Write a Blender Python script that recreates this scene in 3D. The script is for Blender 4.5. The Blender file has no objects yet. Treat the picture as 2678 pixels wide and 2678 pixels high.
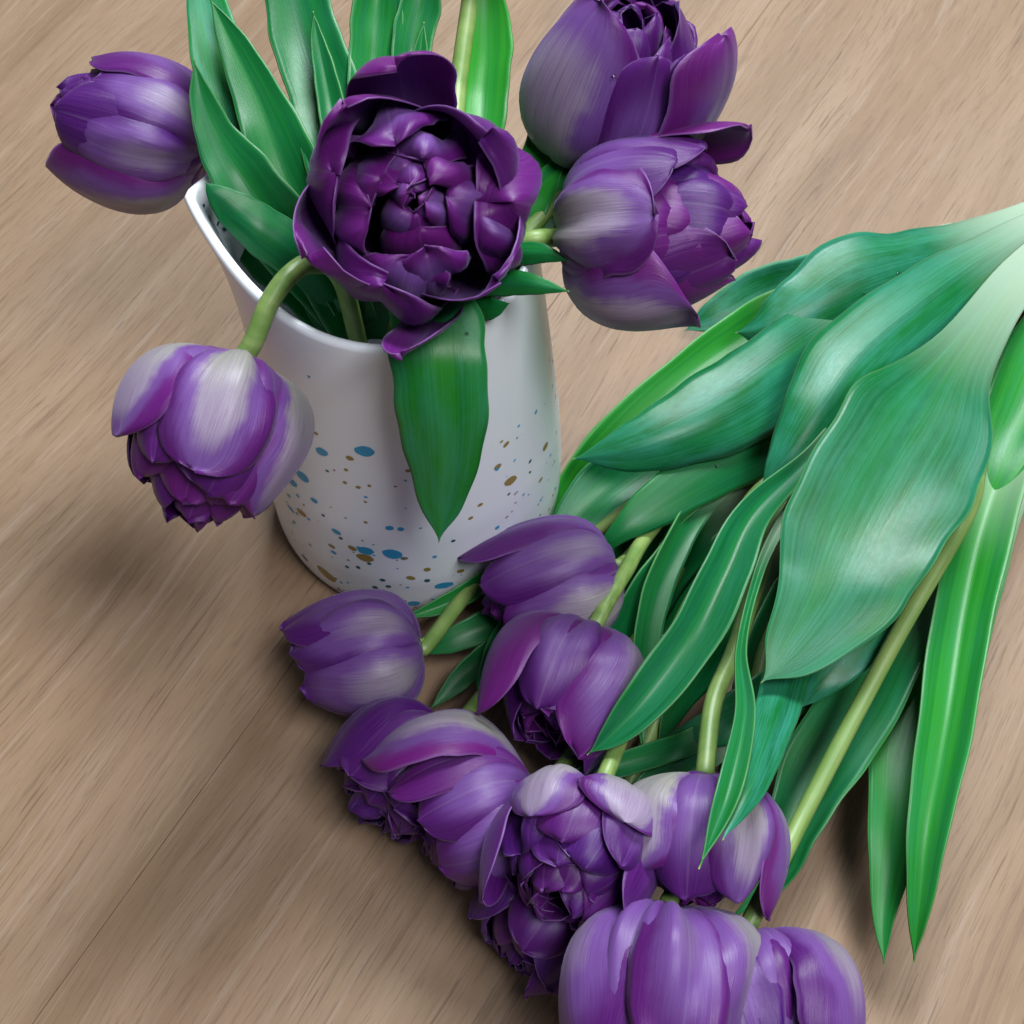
import bpy, math, random
import numpy as np
from mathutils import Vector, Matrix
from mathutils.bvhtree import BVHTree

SC = bpy.context.scene
COL = SC.collection
RAD = math.radians

# ------------------------------------------------------------------ camera
CAM_H, PITCH, FPX, HALF = 0.50, RAD(60.0), 2677.0, 966.0   # lens and tilt measured from the wood grain's vanishing point
cam = bpy.data.cameras.new('camera')
camo = bpy.data.objects.new('camera', cam); COL.objects.link(camo)
camo.location = (0, 0, CAM_H); camo.rotation_euler = (RAD(90) - PITCH, 0, 0)
cam.sensor_fit = 'HORIZONTAL'; cam.sensor_width = 36.0
cam.lens = 36.0 * FPX / (2 * HALF)
cam.clip_start = 0.01; cam.clip_end = 50
cam.dof.use_dof = True; cam.dof.focus_distance = 0.455; cam.dof.aperture_fstop = 32.0
SC.camera = camo

# ------------------------------------------------------------------ light: a room lit by a window beyond the table, upper right
world = bpy.data.worlds.new('World'); SC.world = world; world.use_nodes = True
bg = world.node_tree.nodes['Background']
bg.inputs[0].default_value = (0.80, 0.86, 1.0, 1); bg.inputs[1].default_value = 0.105

def area(name, loc, aim, sx, sy, power, color, spread=180):
    l = bpy.data.lights.new(name, 'AREA'); l.shape = 'RECTANGLE'; l.size = sx; l.size_y = sy
    l.energy = power; l.color = color; l.spread = RAD(spread)
    o = bpy.data.objects.new(name, l); COL.objects.link(o)
    o.location = loc
    o.rotation_euler = (Vector(aim) - Vector(loc)).to_track_quat('-Z', 'Y').to_euler()
    return o
area('window_light', (0.36, 1.50, 1.90), (0.04, 0.30, 0.03), 0.90, 0.62, 80.0, (0.88, 0.96, 1.0))
area('room_light', (0.50, -0.20, 1.62), (0.0, 0.32, 0.06), 0.65, 0.55, 24.0, (0.95, 0.975, 1.0))
SC.view_settings.view_transform = 'Standard'; SC.view_settings.look = 'None'
SC.view_settings.exposure = 0.0; SC.view_settings.gamma = 1.0

# ------------------------------------------------------------------ helpers
F = Vector((0, math.cos(PITCH), -math.sin(PITCH))); R_ = Vector((1, 0, 0)); U_ = Vector((0, math.sin(PITCH), math.cos(PITCH)))
EYE = Vector((0, 0, CAM_H))
def direction(px, py): return F + R_ * ((px - HALF) / FPX) + U_ * ((HALF - py) / FPX)
def at_z(px, py, z):
    d = direction(px, py); return EYE + d * ((CAM_H - z) / -d.z)
def at_d(px, py, depth): return EYE + direction(px, py) * depth
def depth_of(p): return (p - EYE).dot(F)

def empty(name, loc, label, cat, group=None):
    o = bpy.data.objects.new(name, None); COL.objects.link(o); o.location = loc
    o.empty_display_size = 0.01
    o['label'] = label; o['category'] = cat
    if group: o['group'] = group
    return o

def mesh_obj(name, verts, faces, mats, parent=None, uv=None, tint=None, smooth=True, midx=None):
    me = bpy.data.meshes.new(name)
    off = parent.matrix_world.translation if False else (Vector(parent.location) if parent else Vector((0, 0, 0)))
    if parent and parent.parent: off = off + Vector(parent.parent.location)
    me.from_pydata([tuple(Vector(v) - off) for v in verts], [], faces)
    for m in (mats if isinstance(mats, (list, tuple)) else [mats]): me.materials.append(m)
    if uv is not None:
        l = me.uv_layers.new(name='UVMap')
        vi = np.zeros(len(me.loops), dtype=np.int32); me.loops.foreach_get('vertex_index', vi)
        l.data.foreach_set('uv', np.asarray(uv, dtype=np.float32)[vi].ravel())
    if tint is not None:
        a = me.color_attributes.new('tint', 'FLOAT_COLOR', 'POINT')
        a.data.foreach_set('color', np.tile(np.array(tint, dtype=np.float32), len(verts)))
    if smooth: me.polygons.foreach_set('use_smooth', [True] * len(me.polygons))
    if midx is not None: me.polygons.foreach_set('material_index', midx)
    me.update()
    o = bpy.data.objects.new(name, me); COL.objects.link(o)
    if parent: o.parent = parent
    return o

def thicken(o, t):
    m = o.modifiers.new('thickness', 'SOLIDIFY'); m.thickness = t; m.offset = 0.0; m.use_quality_normals = False
    return o

def catmull(pts, n):
    """pts: list of equal-length number lists; returns n samples through all of them."""
    P = np.array(pts, dtype=float)
    P = np.vstack([2 * P[0] - P[1], P, 2 * P[-1] - P[-2]])
    seg = len(pts) - 1
    out = []
    for i in range(n):
        x = i / (n - 1) * seg; k = min(int(x), seg - 1); t = x - k
        a, b, c, d = P[k], P[k + 1], P[k + 2], P[k + 3]
        out.append(0.5 * (2 * b + (c - a) * t + (2 * a - 5 * b + 4 * c - d) * t * t + (3 * b - a - 3 * c + d) * t ** 3))
    return np.array(out)

def grid_faces(nv, nu):
    return [(i * nu + j, i * nu + j + 1, (i + 1) * nu + j + 1, (i + 1) * nu + j) for i in range(nv - 1) for j in range(nu - 1)]

# ------------------------------------------------------------------ materials
class NT:
    def __init__(s, name):
        s.m = bpy.data.materials.new(name); s.m.use_nodes = True; s.t = s.m.node_tree; s.t.nodes.clear()
    def n(s, kind, **kw):
        x = s.t.nodes.new(kind)
        for k, v in kw.items():
            if k.startswith('i_'): x.inputs[k[2:].replace('_', ' ')].default_value = v
            else: setattr(x, k, v)
        return x
    def l(s, a, b): s.t.links.new(a, b)
    def math(s, op, a, b=None, c=None, clamp=False):
        x = s.t.nodes.new('ShaderNodeMath'); x.operation = op; x.use_clamp = clamp
        for i, v in enumerate((a, b, c)):
            if v is None: continue
            if isinstance(v, (int, float)): x.inputs[i].default_value = v
            else: s.l(v, x.inputs[i])
        return x.outputs[0]
    def smooth(s, v, lo, hi, a=0.0, b=1.0):
        x = s.t.nodes.new('ShaderNodeMapRange'); x.interpolation_type = 'SMOOTHSTEP'
        x.inputs[1].default_value = lo; x.inputs[2].default_value = hi; x.inputs[3].default_value = a; x.inputs[4].default_value = b
        s.l(v, x.inputs[0]); return x.outputs[0]
    def mix(s, f, a, b, mode='MIX'):
        x = s.t.nodes.new('ShaderNodeMix'); x.data_type = 'RGBA'; x.blend_type = mode
        for sock, v in ((x.inputs[0], f), (x.inputs[6], a), (x.inputs[7], b)):
            if isinstance(v, (int, float)): sock.default_value = v
            elif isinstance(v, tuple): sock.default_value = (*v, 1) if len(v) == 3 else v
            else: s.l(v, sock)
        return x.outputs[2]
    def noise(s, vec, scale, detail=3.0, rough=0.5, dist=0.0):
        x = s.n('ShaderNodeTexNoise'); x.inputs['Scale'].default_value = scale; x.inputs['Detail'].default_value = detail
        x.inputs['Roughness'].default_value = rough; x.inputs['Distortion'].default_value = dist
        s.l(vec, x.inputs['Vector']); return x.outputs['Fac']
    def vec(s, x, y, z=0.0):
        c = s.t.nodes.new('ShaderNodeCombineXYZ')
        for i, v in enumerate((x, y, z)):
            if isinstance(v, (int, float)): c.inputs[i].default_value = v
            else: s.l(v, c.inputs[i])
        return c.outputs[0]
    def out(s, shader):
        o = s.n('ShaderNodeOutputMaterial'); s.l(shader, o.inputs[0]); return s.m

def petal_material():
    t = NT('petal')
    uv = t.n('ShaderNodeUVMap'); uv.uv_map = 'UVMap'
    sp = t.n('ShaderNodeSeparateXYZ'); t.l(uv.outputs[0], sp.inputs[0]); u, v = sp.outputs[0], sp.outputs[1]
    at = t.n('ShaderNodeAttribute'); at.attribute_name = 'tint'
    ts = t.n('ShaderNodeSeparateColor'); t.l(at.outputs['Color'], ts.inputs[0]); pale, rnd, hue = ts.outputs[0], ts.outputs[1], ts.outputs[2]
    seed = t.math('MULTIPLY', rnd, 37.0)
    edge = t.math('ABSOLUTE', t.math('MULTIPLY_ADD', u, 2.0, -1.0))            # 0 midrib, 1 margin
    # veins fan out from the base towards the margin
    fan = t.math('MULTIPLY', t.math('MULTIPLY_ADD', u, 2.0, -1.0), t.math('MULTIPLY_ADD', v, -0.35, 1.15))
    vein = t.noise(t.vec(t.math('MULTIPLY', fan, 62.0), t.math('MULTIPLY', v, 2.2), seed), 1.0, 4.0, 0.62)
    veinb = t.noise(t.vec(t.math('MULTIPLY', fan, 9.0), t.math('MULTIPLY', v, 2.0), seed), 1.0, 2.0, 0.5)
    blot = t.noise(t.vec(t.math('MULTIPLY', u, 2.0), t.math('MULTIPLY', v, 2.2), seed), 1.3, 3.0, 0.6)
    e2 = t.math('ADD', edge, t.math('MULTIPLY_ADD', vein, 0.24, -0.12)); e2 = t.math('ADD', e2, t.math('MULTIPLY_ADD', blot, 0.5, -0.25))
    cen = t.smooth(e2, 0.10, 0.88, 1.0, 0.0)
    reach = t.math('MULTIPLY', t.math('MAXIMUM', t.math('SUBTRACT', pale, 0.55), 0.0), -0.38)
    vm = t.smooth(t.math('ADD', t.math('ADD', v, reach), t.math('MULTIPLY_ADD', vein, 0.14, -0.07)), 0.48, 1.04, 1.0, 0.0)
    vm = t.math('MULTIPLY', vm, t.smooth(v, 0.0, 0.38, 0.62, 1.0))
    p = t.math('MULTIPLY', t.math('MULTIPLY', cen, vm), t.math('MULTIPLY', pale, 1.25))
    p = t.math('ADD', p, t.math('MULTIPLY', t.math('MULTIPLY_ADD', veinb, 0.16, -0.08), pale), clamp=True)
    deep = t.mix(hue, (0.040, 0.0032, 0.115), (0.140, 0.0055, 0.155))            # blue violet .. magenta violet
    deep = t.mix(t.smooth(vein, 0.35, 0.70), deep, t.mix(0.35, deep, (0.16, 0.035, 0.24)))
    mauve = (0.160, 0.066, 0.275); grey = (0.325, 0.255, 0.370); green = (0.30, 0.305, 0.24)
    r = t.n('ShaderNodeValToRGB'); r.color_ramp.interpolation = 'EASE'
    r.color_ramp.elements[0].position = 0.0; r.color_ramp.elements[0].color = (0, 0, 0, 1)
    r.color_ramp.elements[1].position = 1.0; r.color_ramp.elements[1].color = (1, 1, 1, 1)
    c = t.mix(t.smooth(p, 0.04, 0.46), deep, mauve)
    c = t.mix(t.smooth(p, 0.55, 1.05), c, t.mix(t.smooth(v, 0.15, 0.8), green, grey))
    hair = t.noise(t.vec(t.math('MULTIPLY', fan, 120.0), t.math('MULTIPLY', v, 3.5), seed), 1.0, 2.0, 0.5)
    c = t.mix(t.math('MULTIPLY', t.smooth(hair, 0.52, 0.66), 0.34), c, deep)
    rib = t.math('MULTIPLY', t.smooth(edge, 0.0, 0.045, 1.0, 0.0), t.smooth(v, 0.25, 0.95, 0.75, 0.35))
    c = t.mix(t.math('MULTIPLY', rib, 0.28), c, (0.33, 0.27, 0.40))
    c = t.mix(t.math('MULTIPLY', t.smooth(edge, 0.93, 1.0), 0.45), c, (0.30, 0.16, 0.42))
    b = t.n('ShaderNodeBsdfPrincipled')
    t.l(c, b.inputs['Base Color'])
    t.l(t.math('MULTIPLY_ADD', vein, 0.16, 0.33), b.inputs['Roughness'])
    b.inputs['Specular IOR Level'].default_value = 0.42
    b.inputs['Sheen Weight'].default_value = 0.16; b.inputs['Sheen Roughness'].default_value = 0.35
    b.inputs['Sheen Tint'].default_value = (0.72, 0.62, 1.0, 1)
    bp = t.n('ShaderNodeBump'); bp.inputs['Strength'].default_value = 0.22; bp.inputs['Distance'].default_value = 0.0006
    t.l(t.math('ADD', t.math('ADD', vein, t.math('MULTIPLY', hair, 0.6)), t.math('MULTIPLY', veinb, 2.2)), bp.inputs['Height']); t.l(bp.outputs[0], b.inputs['Normal'])
    tr = t.n('ShaderNodeBsdfTranslucent'); t.l(t.mix(0.5, c, (0.42, 0.03, 0.50)), tr.inputs[0])
    ms = t.n('ShaderNodeMixShader'); ms.inputs[0].default_value = 0.18
    t.l(b.outputs[0], ms.inputs[1]); t.l(tr.outputs[0], ms.inputs[2])
    return t.out(ms.outputs[0])

def leaf_material():
    t = NT('leaf')
    uv = t.n('ShaderNodeUVMap'); uv.uv_map = 'UVMap'
    sp = t.n('ShaderNodeSeparateXYZ'); t.l(uv.outputs[0], sp.inputs[0]); u, v = sp.outputs[0], sp.outputs[1]
    at = t.n('ShaderNodeAttribute'); at.attribute_name = 'tint'
    ts = t.n('ShaderNodeSeparateColor'); t.l(at.outputs['Color'], ts.inputs[0]); wax, rnd, yel = ts.outputs[0], ts.outputs[1], ts.outputs[2]
    seed = t.math('MULTIPLY', rnd, 53.0)
    edge = t.math('ABSOLUTE', t.math('MULTIPLY_ADD', u, 2.0, -1.0))
    fine = t.noise(t.vec(t.math('MULTIPLY', u, 46.0), t.math('MULTIPLY', v, 3.0), seed), 1.0, 4.0, 0.6)
    band = t.noise(t.vec(t.math('MULTIPLY', u, 7.0), t.math('MULTIPLY', v, 1.1), seed), 1.0, 2.0, 0.5)
    cloud = t.noise(t.vec(t.math('MULTIPLY', u, 2.5), t.math('MULTIPLY', v, 4.0), seed), 1.4, 4.0, 0.6)
    grit = t.noise(t.vec(t.math('MULTIPLY', u, 30.0), t.math('MULTIPLY', v, 60.0), seed), 1.0, 2.0, 0.6)
    green = t.mix(t.smooth(band, 0.25, 0.75), (0.0004, 0.092, 0.026), (0.001, 0.132, 0.022))
    green = t.mix(yel, green, t.mix(t.smooth(band, 0.25, 0.75), (0.008, 0.20, 0.010), (0.030, 0.28, 0.010)))
    bloom = t.math('MULTIPLY', wax, t.smooth(t.math('ADD', cloud, t.math('MULTIPLY_ADD', fine, 0.5, -0.25)), 0.25, 0.75))
    c = t.mix(t.math('MULTIPLY', bloom, 0.62), green, (0.040, 0.290, 0.215))
    c = t.mix(t.math('MULTIPLY', t.smooth(fine, 0.40, 0.75), 0.16), c, t.mix(0.5, c, (0.10, 0.36, 0.14)))
    c = t.mix(t.math('MULTIPLY', t.smooth(edge, 0.972, 1.0), t.math('MULTIPLY', cloud, 0.7)), c, (0.22, 0.42, 0.16))
    c = t.mix(t.smooth(v, 0.985, 1.0, 0.0, 0.6), c, (0.45, 0.50, 0.20))
    c = t.mix(t.math('MULTIPLY', at.outputs['Alpha'], t.smooth(v, 0.30, 0.02, 0.0, 0.85)), c, (0.50, 0.60, 0.46))         # blanched towards the sheath, partly in place of highlights there
    b = t.n('ShaderNodeBsdfPrincipled'); t.l(c, b.inputs['Base Color'])
    t.l(t.math('ADD', t.math('MULTIPLY_ADD', fine, 0.10, 0.26), t.math('MULTIPLY', grit, 0.10)), b.inputs['Roughness'])
    b.inputs['Specular IOR Level'].default_value = 0.30
    b.inputs['Sheen Weight'].default_value = 0.03; b.inputs['Sheen Roughness'].default_value = 0.4
    b.inputs['Sheen Tint'].default_value = (0.45, 1.0, 0.85, 1)
    bp = t.n('ShaderNodeBump'); bp.inputs['Strength'].default_value = 0.12; bp.inputs['Distance'].default_value = 0.0005
    t.l(t.math('ADD', fine, t.math('MULTIPLY', grit, 0.5)), bp.inputs['Height']); t.l(bp.outputs[0], b.inputs['Normal'])
    tr = t.n('ShaderNodeBsdfTranslucent'); t.l(t.mix(0.65, c, (0.10, 0.62, 0.02)), tr.inputs[0])
    ms = t.n('ShaderNodeMixShader'); ms.inputs[0].default_value = 0.13
    t.l(b.outputs[0], ms.inputs[1]); t.l(tr.outputs[0], ms.inputs[2])
    return t.out(ms.outputs[0])

def stem_material():
    t = NT('stem')
    uv = t.n('ShaderNodeUVMap'); uv.uv_map = 'UVMap'
    sp = t.n('ShaderNodeSeparateXYZ'); t.l(uv.outputs[0], sp.inputs[0]); u, v = sp.outputs[0], sp.outputs[1]
    fine = t.noise(t.vec(t.math('MULTIPLY', u, 20.0), t.math('MULTIPLY', v, 6.0), 0.0), 1.0, 3.0)
    cl = t.noise(t.vec(t.math('MULTIPLY', u, 1.0), t.math('MULTIPLY', v, 9.0), 3.0), 1.0, 3.0)
    c = t.mix(t.smooth(cl, 0.3, 0.7), (0.105, 0.215, 0.035), (0.21, 0.31, 0.080))
    c = t.mix(t.math('MULTIPLY', fine, 0.3), c, (0.30, 0.38, 0.16))
    b = t.n('ShaderNodeBsdfPrincipled'); t.l(c, b.inputs['Base Color']); b.inputs['Roughness'].default_value = 0.42
    b.inputs['Subsurface Weight'].default_value = 0.15; b.inputs['Subsurface Radius'].default_value = (0.002, 0.003, 0.001)
    bp = t.n('ShaderNodeBump'); bp.inputs['Strength'].default_value = 0.2; bp.inputs['Distance'].default_value = 0.0005
    t.l(fine, bp.inputs['Height']); t.l(bp.outputs[0], b.inputs['Normal'])
    return t.out(b.outputs[0])

GRAIN = RAD(30.4)
def wood_material():
    t = NT('oiled_oak')
    tc = t.n('ShaderNodeTexCoord'); sp = t.n('ShaderNodeSeparateXYZ'); t.l(tc.outputs['Object'], sp.inputs[0])
    s, c = math.sin(GRAIN), math.cos(GRAIN)
    al = t.math('ADD', t.math('MULTIPLY', sp.outputs[0], s), t.math('MULTIPLY', sp.outputs[1], c))      # along the grain (m)
    ac = t.math('SUBTRACT', t.math('MULTIPLY', sp.outputs[0], c), t.math('MULTIPLY', sp.outputs[1], s)) # across
    wob = t.noise(t.vec(t.math('MULTIPLY', al, 3.0), t.math('MULTIPLY', ac, 6.0)), 1.0, 2.0)
    acw = t.math('ADD', ac, t.math('MULTIPLY_ADD', wob, 0.035, -0.0175))
    broad = t.noise(t.vec(t.math('MULTIPLY', al, 3.0), t.math('MULTIPLY', acw, 30.0), 1.0), 1.0, 4.0, 0.6)
    mid = t.noise(t.vec(t.math('MULTIPLY', al, 9.0), t.math('MULTIPLY', acw, 210.0), 2.0), 1.0, 5.0, 0.68)
    fine = t.noise(t.vec(t.math('MULTIPLY', al, 50.0), t.math('MULTIPLY', acw, 1000.0), 3.0), 1.0, 3.0, 0.65)
    pore = t.noise(t.vec(t.math('MULTIPLY', al, 24.0), t.math('MULTIPLY', acw, 760.0), 7.0), 1.0, 2.0, 0.5)
    where = t.noise(t.vec(t.math('MULTIPLY', al, 5.0), t.math('MULTIPLY', acw, 50.0), 9.0), 1.0, 2.0)
    tone = t.noise(t.vec(t.math('MULTIPLY', al, 6.0), t.math('MULTIPLY', acw, 18.0), 11.0), 1.0, 4.0, 0.6)
    col = t.mix(t.smooth(broad, 0.32, 0.68), (0.198, 0.123, 0.071), (0.270, 0.180, 0.116))
    col = t.mix(t.smooth(tone, 0.40, 0.72, 0.0, 0.50), col, (0.262, 0.155, 0.092))
    col = t.mix(t.smooth(mid, 0.53, 0.66, 0.0, 0.42), col, (0.325, 0.242, 0.183))
    col = t.mix(t.smooth(mid, 0.34, 0.45, 0.48, 0.0), col, (0.142, 0.088, 0.053))
    col = t.mix(t.smooth(fine, 0.37, 0.47, 0.40, 0.0), col, (0.125, 0.074, 0.044))
    pm = t.math('MULTIPLY', t.smooth(pore, 0.62, 0.66), t.smooth(where, 0.46, 0.60))
    col = t.mix(t.math('MULTIPLY', pm, 0.45), col, (0.060, 0.036, 0.024))
    b = t.n('ShaderNodeBsdfPrincipled'); t.l(col, b.inputs['Base Color'])
    t.l(t.math('MULTIPLY_ADD', mid, 0.15, 0.46), b.inputs['Roughness']); b.inputs['Specular IOR Level'].default_value = 0.28
    bp = t.n('ShaderNodeBump'); bp.inputs['Strength'].default_value = 0.30; bp.inputs['Distance'].default_value = 0.0004
    t.l(t.math('SUBTRACT', t.math('ADD', fine, mid), t.math('MULTIPLY', pm, 2.0)), bp.inputs['Height']); t.l(bp.outputs[0], b.inputs['Normal'])
    return t.out(b.outputs[0])

def plain(name, col, rough, spec=0.5, coat=0.0):
    t = NT(name); b = t.n('ShaderNodeBsdfPrincipled')
    tc = t.n('ShaderNodeTexCoord'); nz = t.noise(tc.outputs['Object'], 60.0, 3.0)
    t.l(t.mix(t.math('MULTIPLY', nz, 0.10), col, tuple(x * 0.8 for x in col)), b.inputs['Base Color'])
    t.l(t.math('MULTIPLY_ADD', nz, 0.10, rough - 0.05), b.inputs['Roughness']); b.inputs['Specular IOR Level'].default_value = spec
    b.inputs['Coat Weight'].default_value = coat; b.inputs['Coat Roughness'].default_value = 0.15
    return t.out(b.outputs[0])

M_PETAL, M_LEAF, M_STEM, M_WOOD = petal_material(), leaf_material(), stem_material(), wood_material()
M_GLAZE = plain('white_glaze', (0.86, 0.895, 0.95), 0.30)
M_BLUE = plain('blue_fleck', (0.035, 0.34, 0.60), 0.35)
M_GOLD = plain('gold_fleck', (0.33, 0.23, 0.06), 0.35)
M_TEAL = plain('dark_teal_fleck', (0.02, 0.11, 0.15), 0.35)
def water_material():
    t = NT('water'); b = t.n('ShaderNodeBsdfPrincipled'); b.inputs['Base Color'].default_value = (1, 1, 1, 1)
    b.inputs['Roughness'].default_value = 0.02; b.inputs['IOR'].default_value = 1.33; b.inputs['Transmission Weight'].default_value = 1.0
    return t.out(b.outputs[0])
M_WATER = water_material()

# ------------------------------------------------------------------ setting: the table top
def build_table():
    root = bpy.data.objects.new('table_top', None); COL.objects.link(root); root['kind'] = 'structure'
    g = Vector((math.sin(GRAIN), math.cos(GRAIN), 0)); c = Vector((math.cos(GRAIN), -math.sin(GRAIN), 0))
    seam = at_z(300, 1600, 0).dot(c)
    cuts = [seam - 0.62, seam - 0.31, seam, seam + 0.62, seam + 1.24]
    for a, b in zip(cuts[:-1], cuts[1:]):
        a += 0.00006; b -= 0.00006
        P = [c * x + g * y for x, y in ((a, -0.75), (b, -0.75), (b, 1.35), (a, 1.35))]
        v = P + [p - Vector((0, 0, 0.028)) for p in P]
        f = [(3, 2, 1, 0), (4, 5, 6, 7), (0, 1, 5, 4), (1, 2, 6, 5), (2, 3, 7, 6), (3, 0, 4, 7)]
        f = [q[::-1] for q in f]
        o = mesh_obj('plank', v, f, M_WOOD, root, smooth=False)
        bv = o.modifiers.new('edge', 'BEVEL'); bv.width = 0.0003; bv.segments = 2
build_table()

# ------------------------------------------------------------------ pitcher
JUG = at_z(790, 927, 0.0); JUG_H = 0.159
SPOUT_TIP = at_z(338, 368, 0.168)
SPOUT = math.atan2(SPOUT_TIP.y - JUG.y, SPOUT_TIP.x - JUG.x)
SPOUT_R = math.hypot(SPOUT_TIP.y - JUG.y, SPOUT_TIP.x - JUG.x)
R_PROF = [(0.0, 0.0528), (0.002, 0.0556), (0.006, 0.0570), (0.012, 0.0576), (0.030, 0.0576), (0.060, 0.0560), (0.10, 0.0520), (0.14, 0.0478), (0.160, 0.0460)]
def prof(z): return float(np.interp(z, [p[0] for p in R_PROF], [p[1] for p in R_PROF]))
def jug_point(k, th, inset=0.0):
    """k 0..1 up the wall, th round it"""
    d = (th - SPOUT + math.pi) % (2 * math.pi) - math.pi
    lobe = math.exp(-(abs(d) / 0.36) ** 1.12)
    wide = math.exp(-(d / 0.95) ** 2)
    top = JUG_H + 0.011 * wide
    z = k * top
    g = max(0.0, (z - 0.075) / (top - 0.075)); 
    ext = (SPOUT_R - prof(JUG_H)) * (0.80 * lobe + 0.20 * wide) * g ** 2.3
    r = prof(min(z, 0.160)) + ext - inset
    return Vector((JUG.x + r * math.cos(th), JUG.y + r * math.sin(th), z))
def build_jug():
    root = empty('pitcher', (JUG.x, JUG.y, 0), 'white ceramic pitcher with pouring lip and blue and gold paint flecks, holding the upright tulips', 'pitcher')
    NT_ = 144
    rows = []
    ks = list(np.concatenate([np.array([0, 0.006, 0.015, 0.03, 0.05, 0.075, 0.10]), np.linspace(0.14, 0.985, 36)]))
    ring = lambda k, ins, dz=0.0: [jug_point(k, 2 * math.pi * i / NT_, ins) + Vector((0, 0, dz)) for i in range(NT_)]
    for k in ks: rows.append(ring(k, 0.0))
    th = 0.0036
    for a in (20, 50, 80, 100, 130, 160):                                  # rounded lip
        rows.append(ring(0.985, th / 2 * (1 - math.cos(RAD(a))), math.sin(RAD(a)) * th * 0.55))
    for k in reversed(ks[4:]): rows.append(ring(k, th))
    v = [p for r in rows for p in r]; n = len(rows)
    f = [(i * NT_ + j, i * NT_ + (j + 1) % NT_, (i + 1) * NT_ + (j + 1) % NT_, (i + 1) * NT_ + j) for i in range(n - 1) for j in range(NT_)]
    f.append(tuple(range(NT_))[::-1]); f.append(tuple((n - 1) * NT_ + j for j in range(NT_)))
    body = mesh_obj('body', v, f, M_GLAZE, root)
    bvh = BVHTree.FromPolygons([tuple(p) for p in v], f)
    # flecks of paint fired on the wall: (px, py, size px, elongation, colour)
    FL = [(688, 851, 35, 1.3, 0), (741, 1045, 36, 1.2, 0), (607, 852, 26, 1.2, 0), (690, 1039, 30, 1.3, 0), (689, 1052, 30, 1.4, 1),
          (571, 899, 30, 1.3, 0), (551, 909, 26, 1.6, 0), (616, 1083, 40, 1.5, 1), (593, 944, 16, 1.3, 0), (635, 1003, 18, 1.3, 0),
          (718, 1121, 26, 1.2, 0), (756, 998, 13, 1.0, 0), (735, 996, 16, 1.2, 0), (677, 1033, 10, 1, 0), (665, 1034, 17, 1.3, 1),
          (626, 1030, 14, 1.4, 1), (630, 1042, 12, 1.2, 0), (660, 864, 15, 1.2, 1), (596, 817, 10, 1.3, 1), (581, 818, 9, 1, 1), (653, 886, 9, 1, 1),
          (651, 910, 9, 1, 1), (676, 919, 10, 1.3, 1), (697, 916, 8, 1, 1), (569, 967, 22, 1.6, 1), (549, 960, 16, 2, 0), (575, 1052, 15, 1.4, 2),
          (561, 1046, 14, 1.4, 1), (788, 888, 14, 1.2, 1), (770, 888, 10, 1.2, 1), (963, 907, 28, 1.5, 1), (939, 880, 16, 1.2, 1), (938, 885, 9, 1, 0),
          (955, 838, 14, 1.4, 1), (1029, 842, 20, 1.6, 1), (1011, 777, 10, 1, 0), (906, 952, 11, 1.2, 1), (888, 977, 10, 1.2, 1), (583, 710, 7, 1, 0),
          (655, 1069, 9, 1, 2), (676, 1070, 10, 1, 2), (697, 1063, 9, 1, 2), (722, 1094, 11, 1, 2), (708, 1108, 12, 1, 2), (733, 1106, 11, 1, 2),
          (763, 1053, 13, 1.3, 1), (775, 1090, 16, 1.3, 1), (806, 1074, 14, 1, 1), (806, 1095, 12, 1, 2), (838, 1104, 30, 1.6, 0), (780, 1138, 22, 1.3, 0),
          (869, 1077, 14, 1.2, 1), (955, 1005, 12, 1, 0), (938, 995, 11, 1, 0), (590, 1105, 9, 1, 2), (640, 1112, 8, 1, 2), (668, 1122, 9, 1, 2),
          (562, 935, 9, 1, 0), (545, 935, 10, 1.3, 0), (556, 985, 9, 1, 0), (1000, 870, 9, 1.2, 2), (1020, 905, 12, 1.5, 1), (528, 720, 26, 2.0, 1),
          (690, 985, 8, 1, 1), (610, 972, 8, 1, 2), (643, 1015, 9, 1, 2), (820, 1050, 9, 1, 0), (855, 1020, 9, 1, 2), (905, 1040, 12, 1.2, 0)]
    FL += [(396, 413, 13, 2.6, 2), (411, 421, 9, 2.2, 2), (424, 431, 14, 2.0, 2), (384, 388, 7, 1.2, 2)]
    rnd = random.Random(5)
    fv, ff, fm = [], [], []
    def fleck(p, nrm, size, el, col):
        up = Vector((0, 0, 1)); a = nrm.cross(up).normalized(); b = nrm.cross(a).normalized()
        ang = rnd.uniform(-0.5, 0.5); a, b = a * math.cos(ang) + b * math.sin(ang), b * math.cos(ang) - a * math.sin(ang)
        base = len(fv); n = 14
        pts = [p] + [p + a * (size / 2 * math.cos(2 * math.pi * i / n) * el ** 0.5 * rnd.uniform(0.93, 1.07)) + b * (size / 2 * math.sin(2 * math.pi * i / n) / el ** 0.5 * rnd.uniform(0.93, 1.07)) for i in range(n)]
        for q in pts:
            h, hn, _, _ = bvh.find_nearest(q)
            if hn.dot(nrm) < 0: hn = -hn
            fv.append(h + hn * 0.00012)
        for i in range(n): ff.append((base, base + 1 + i, base + 1 + (i + 1) % n)); fm.append(col)
    for px, py, s, el, c in FL:
        d = direction(px, py).normalized()
        h, hn, _, dist = bvh.ray_cast(EYE, d)
        if h is None: continue
        if hn.dot(d) > 0: hn = -hn
        fleck(h, hn, s * depth_of(h) / FPX * 1.0, el, c)
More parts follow.
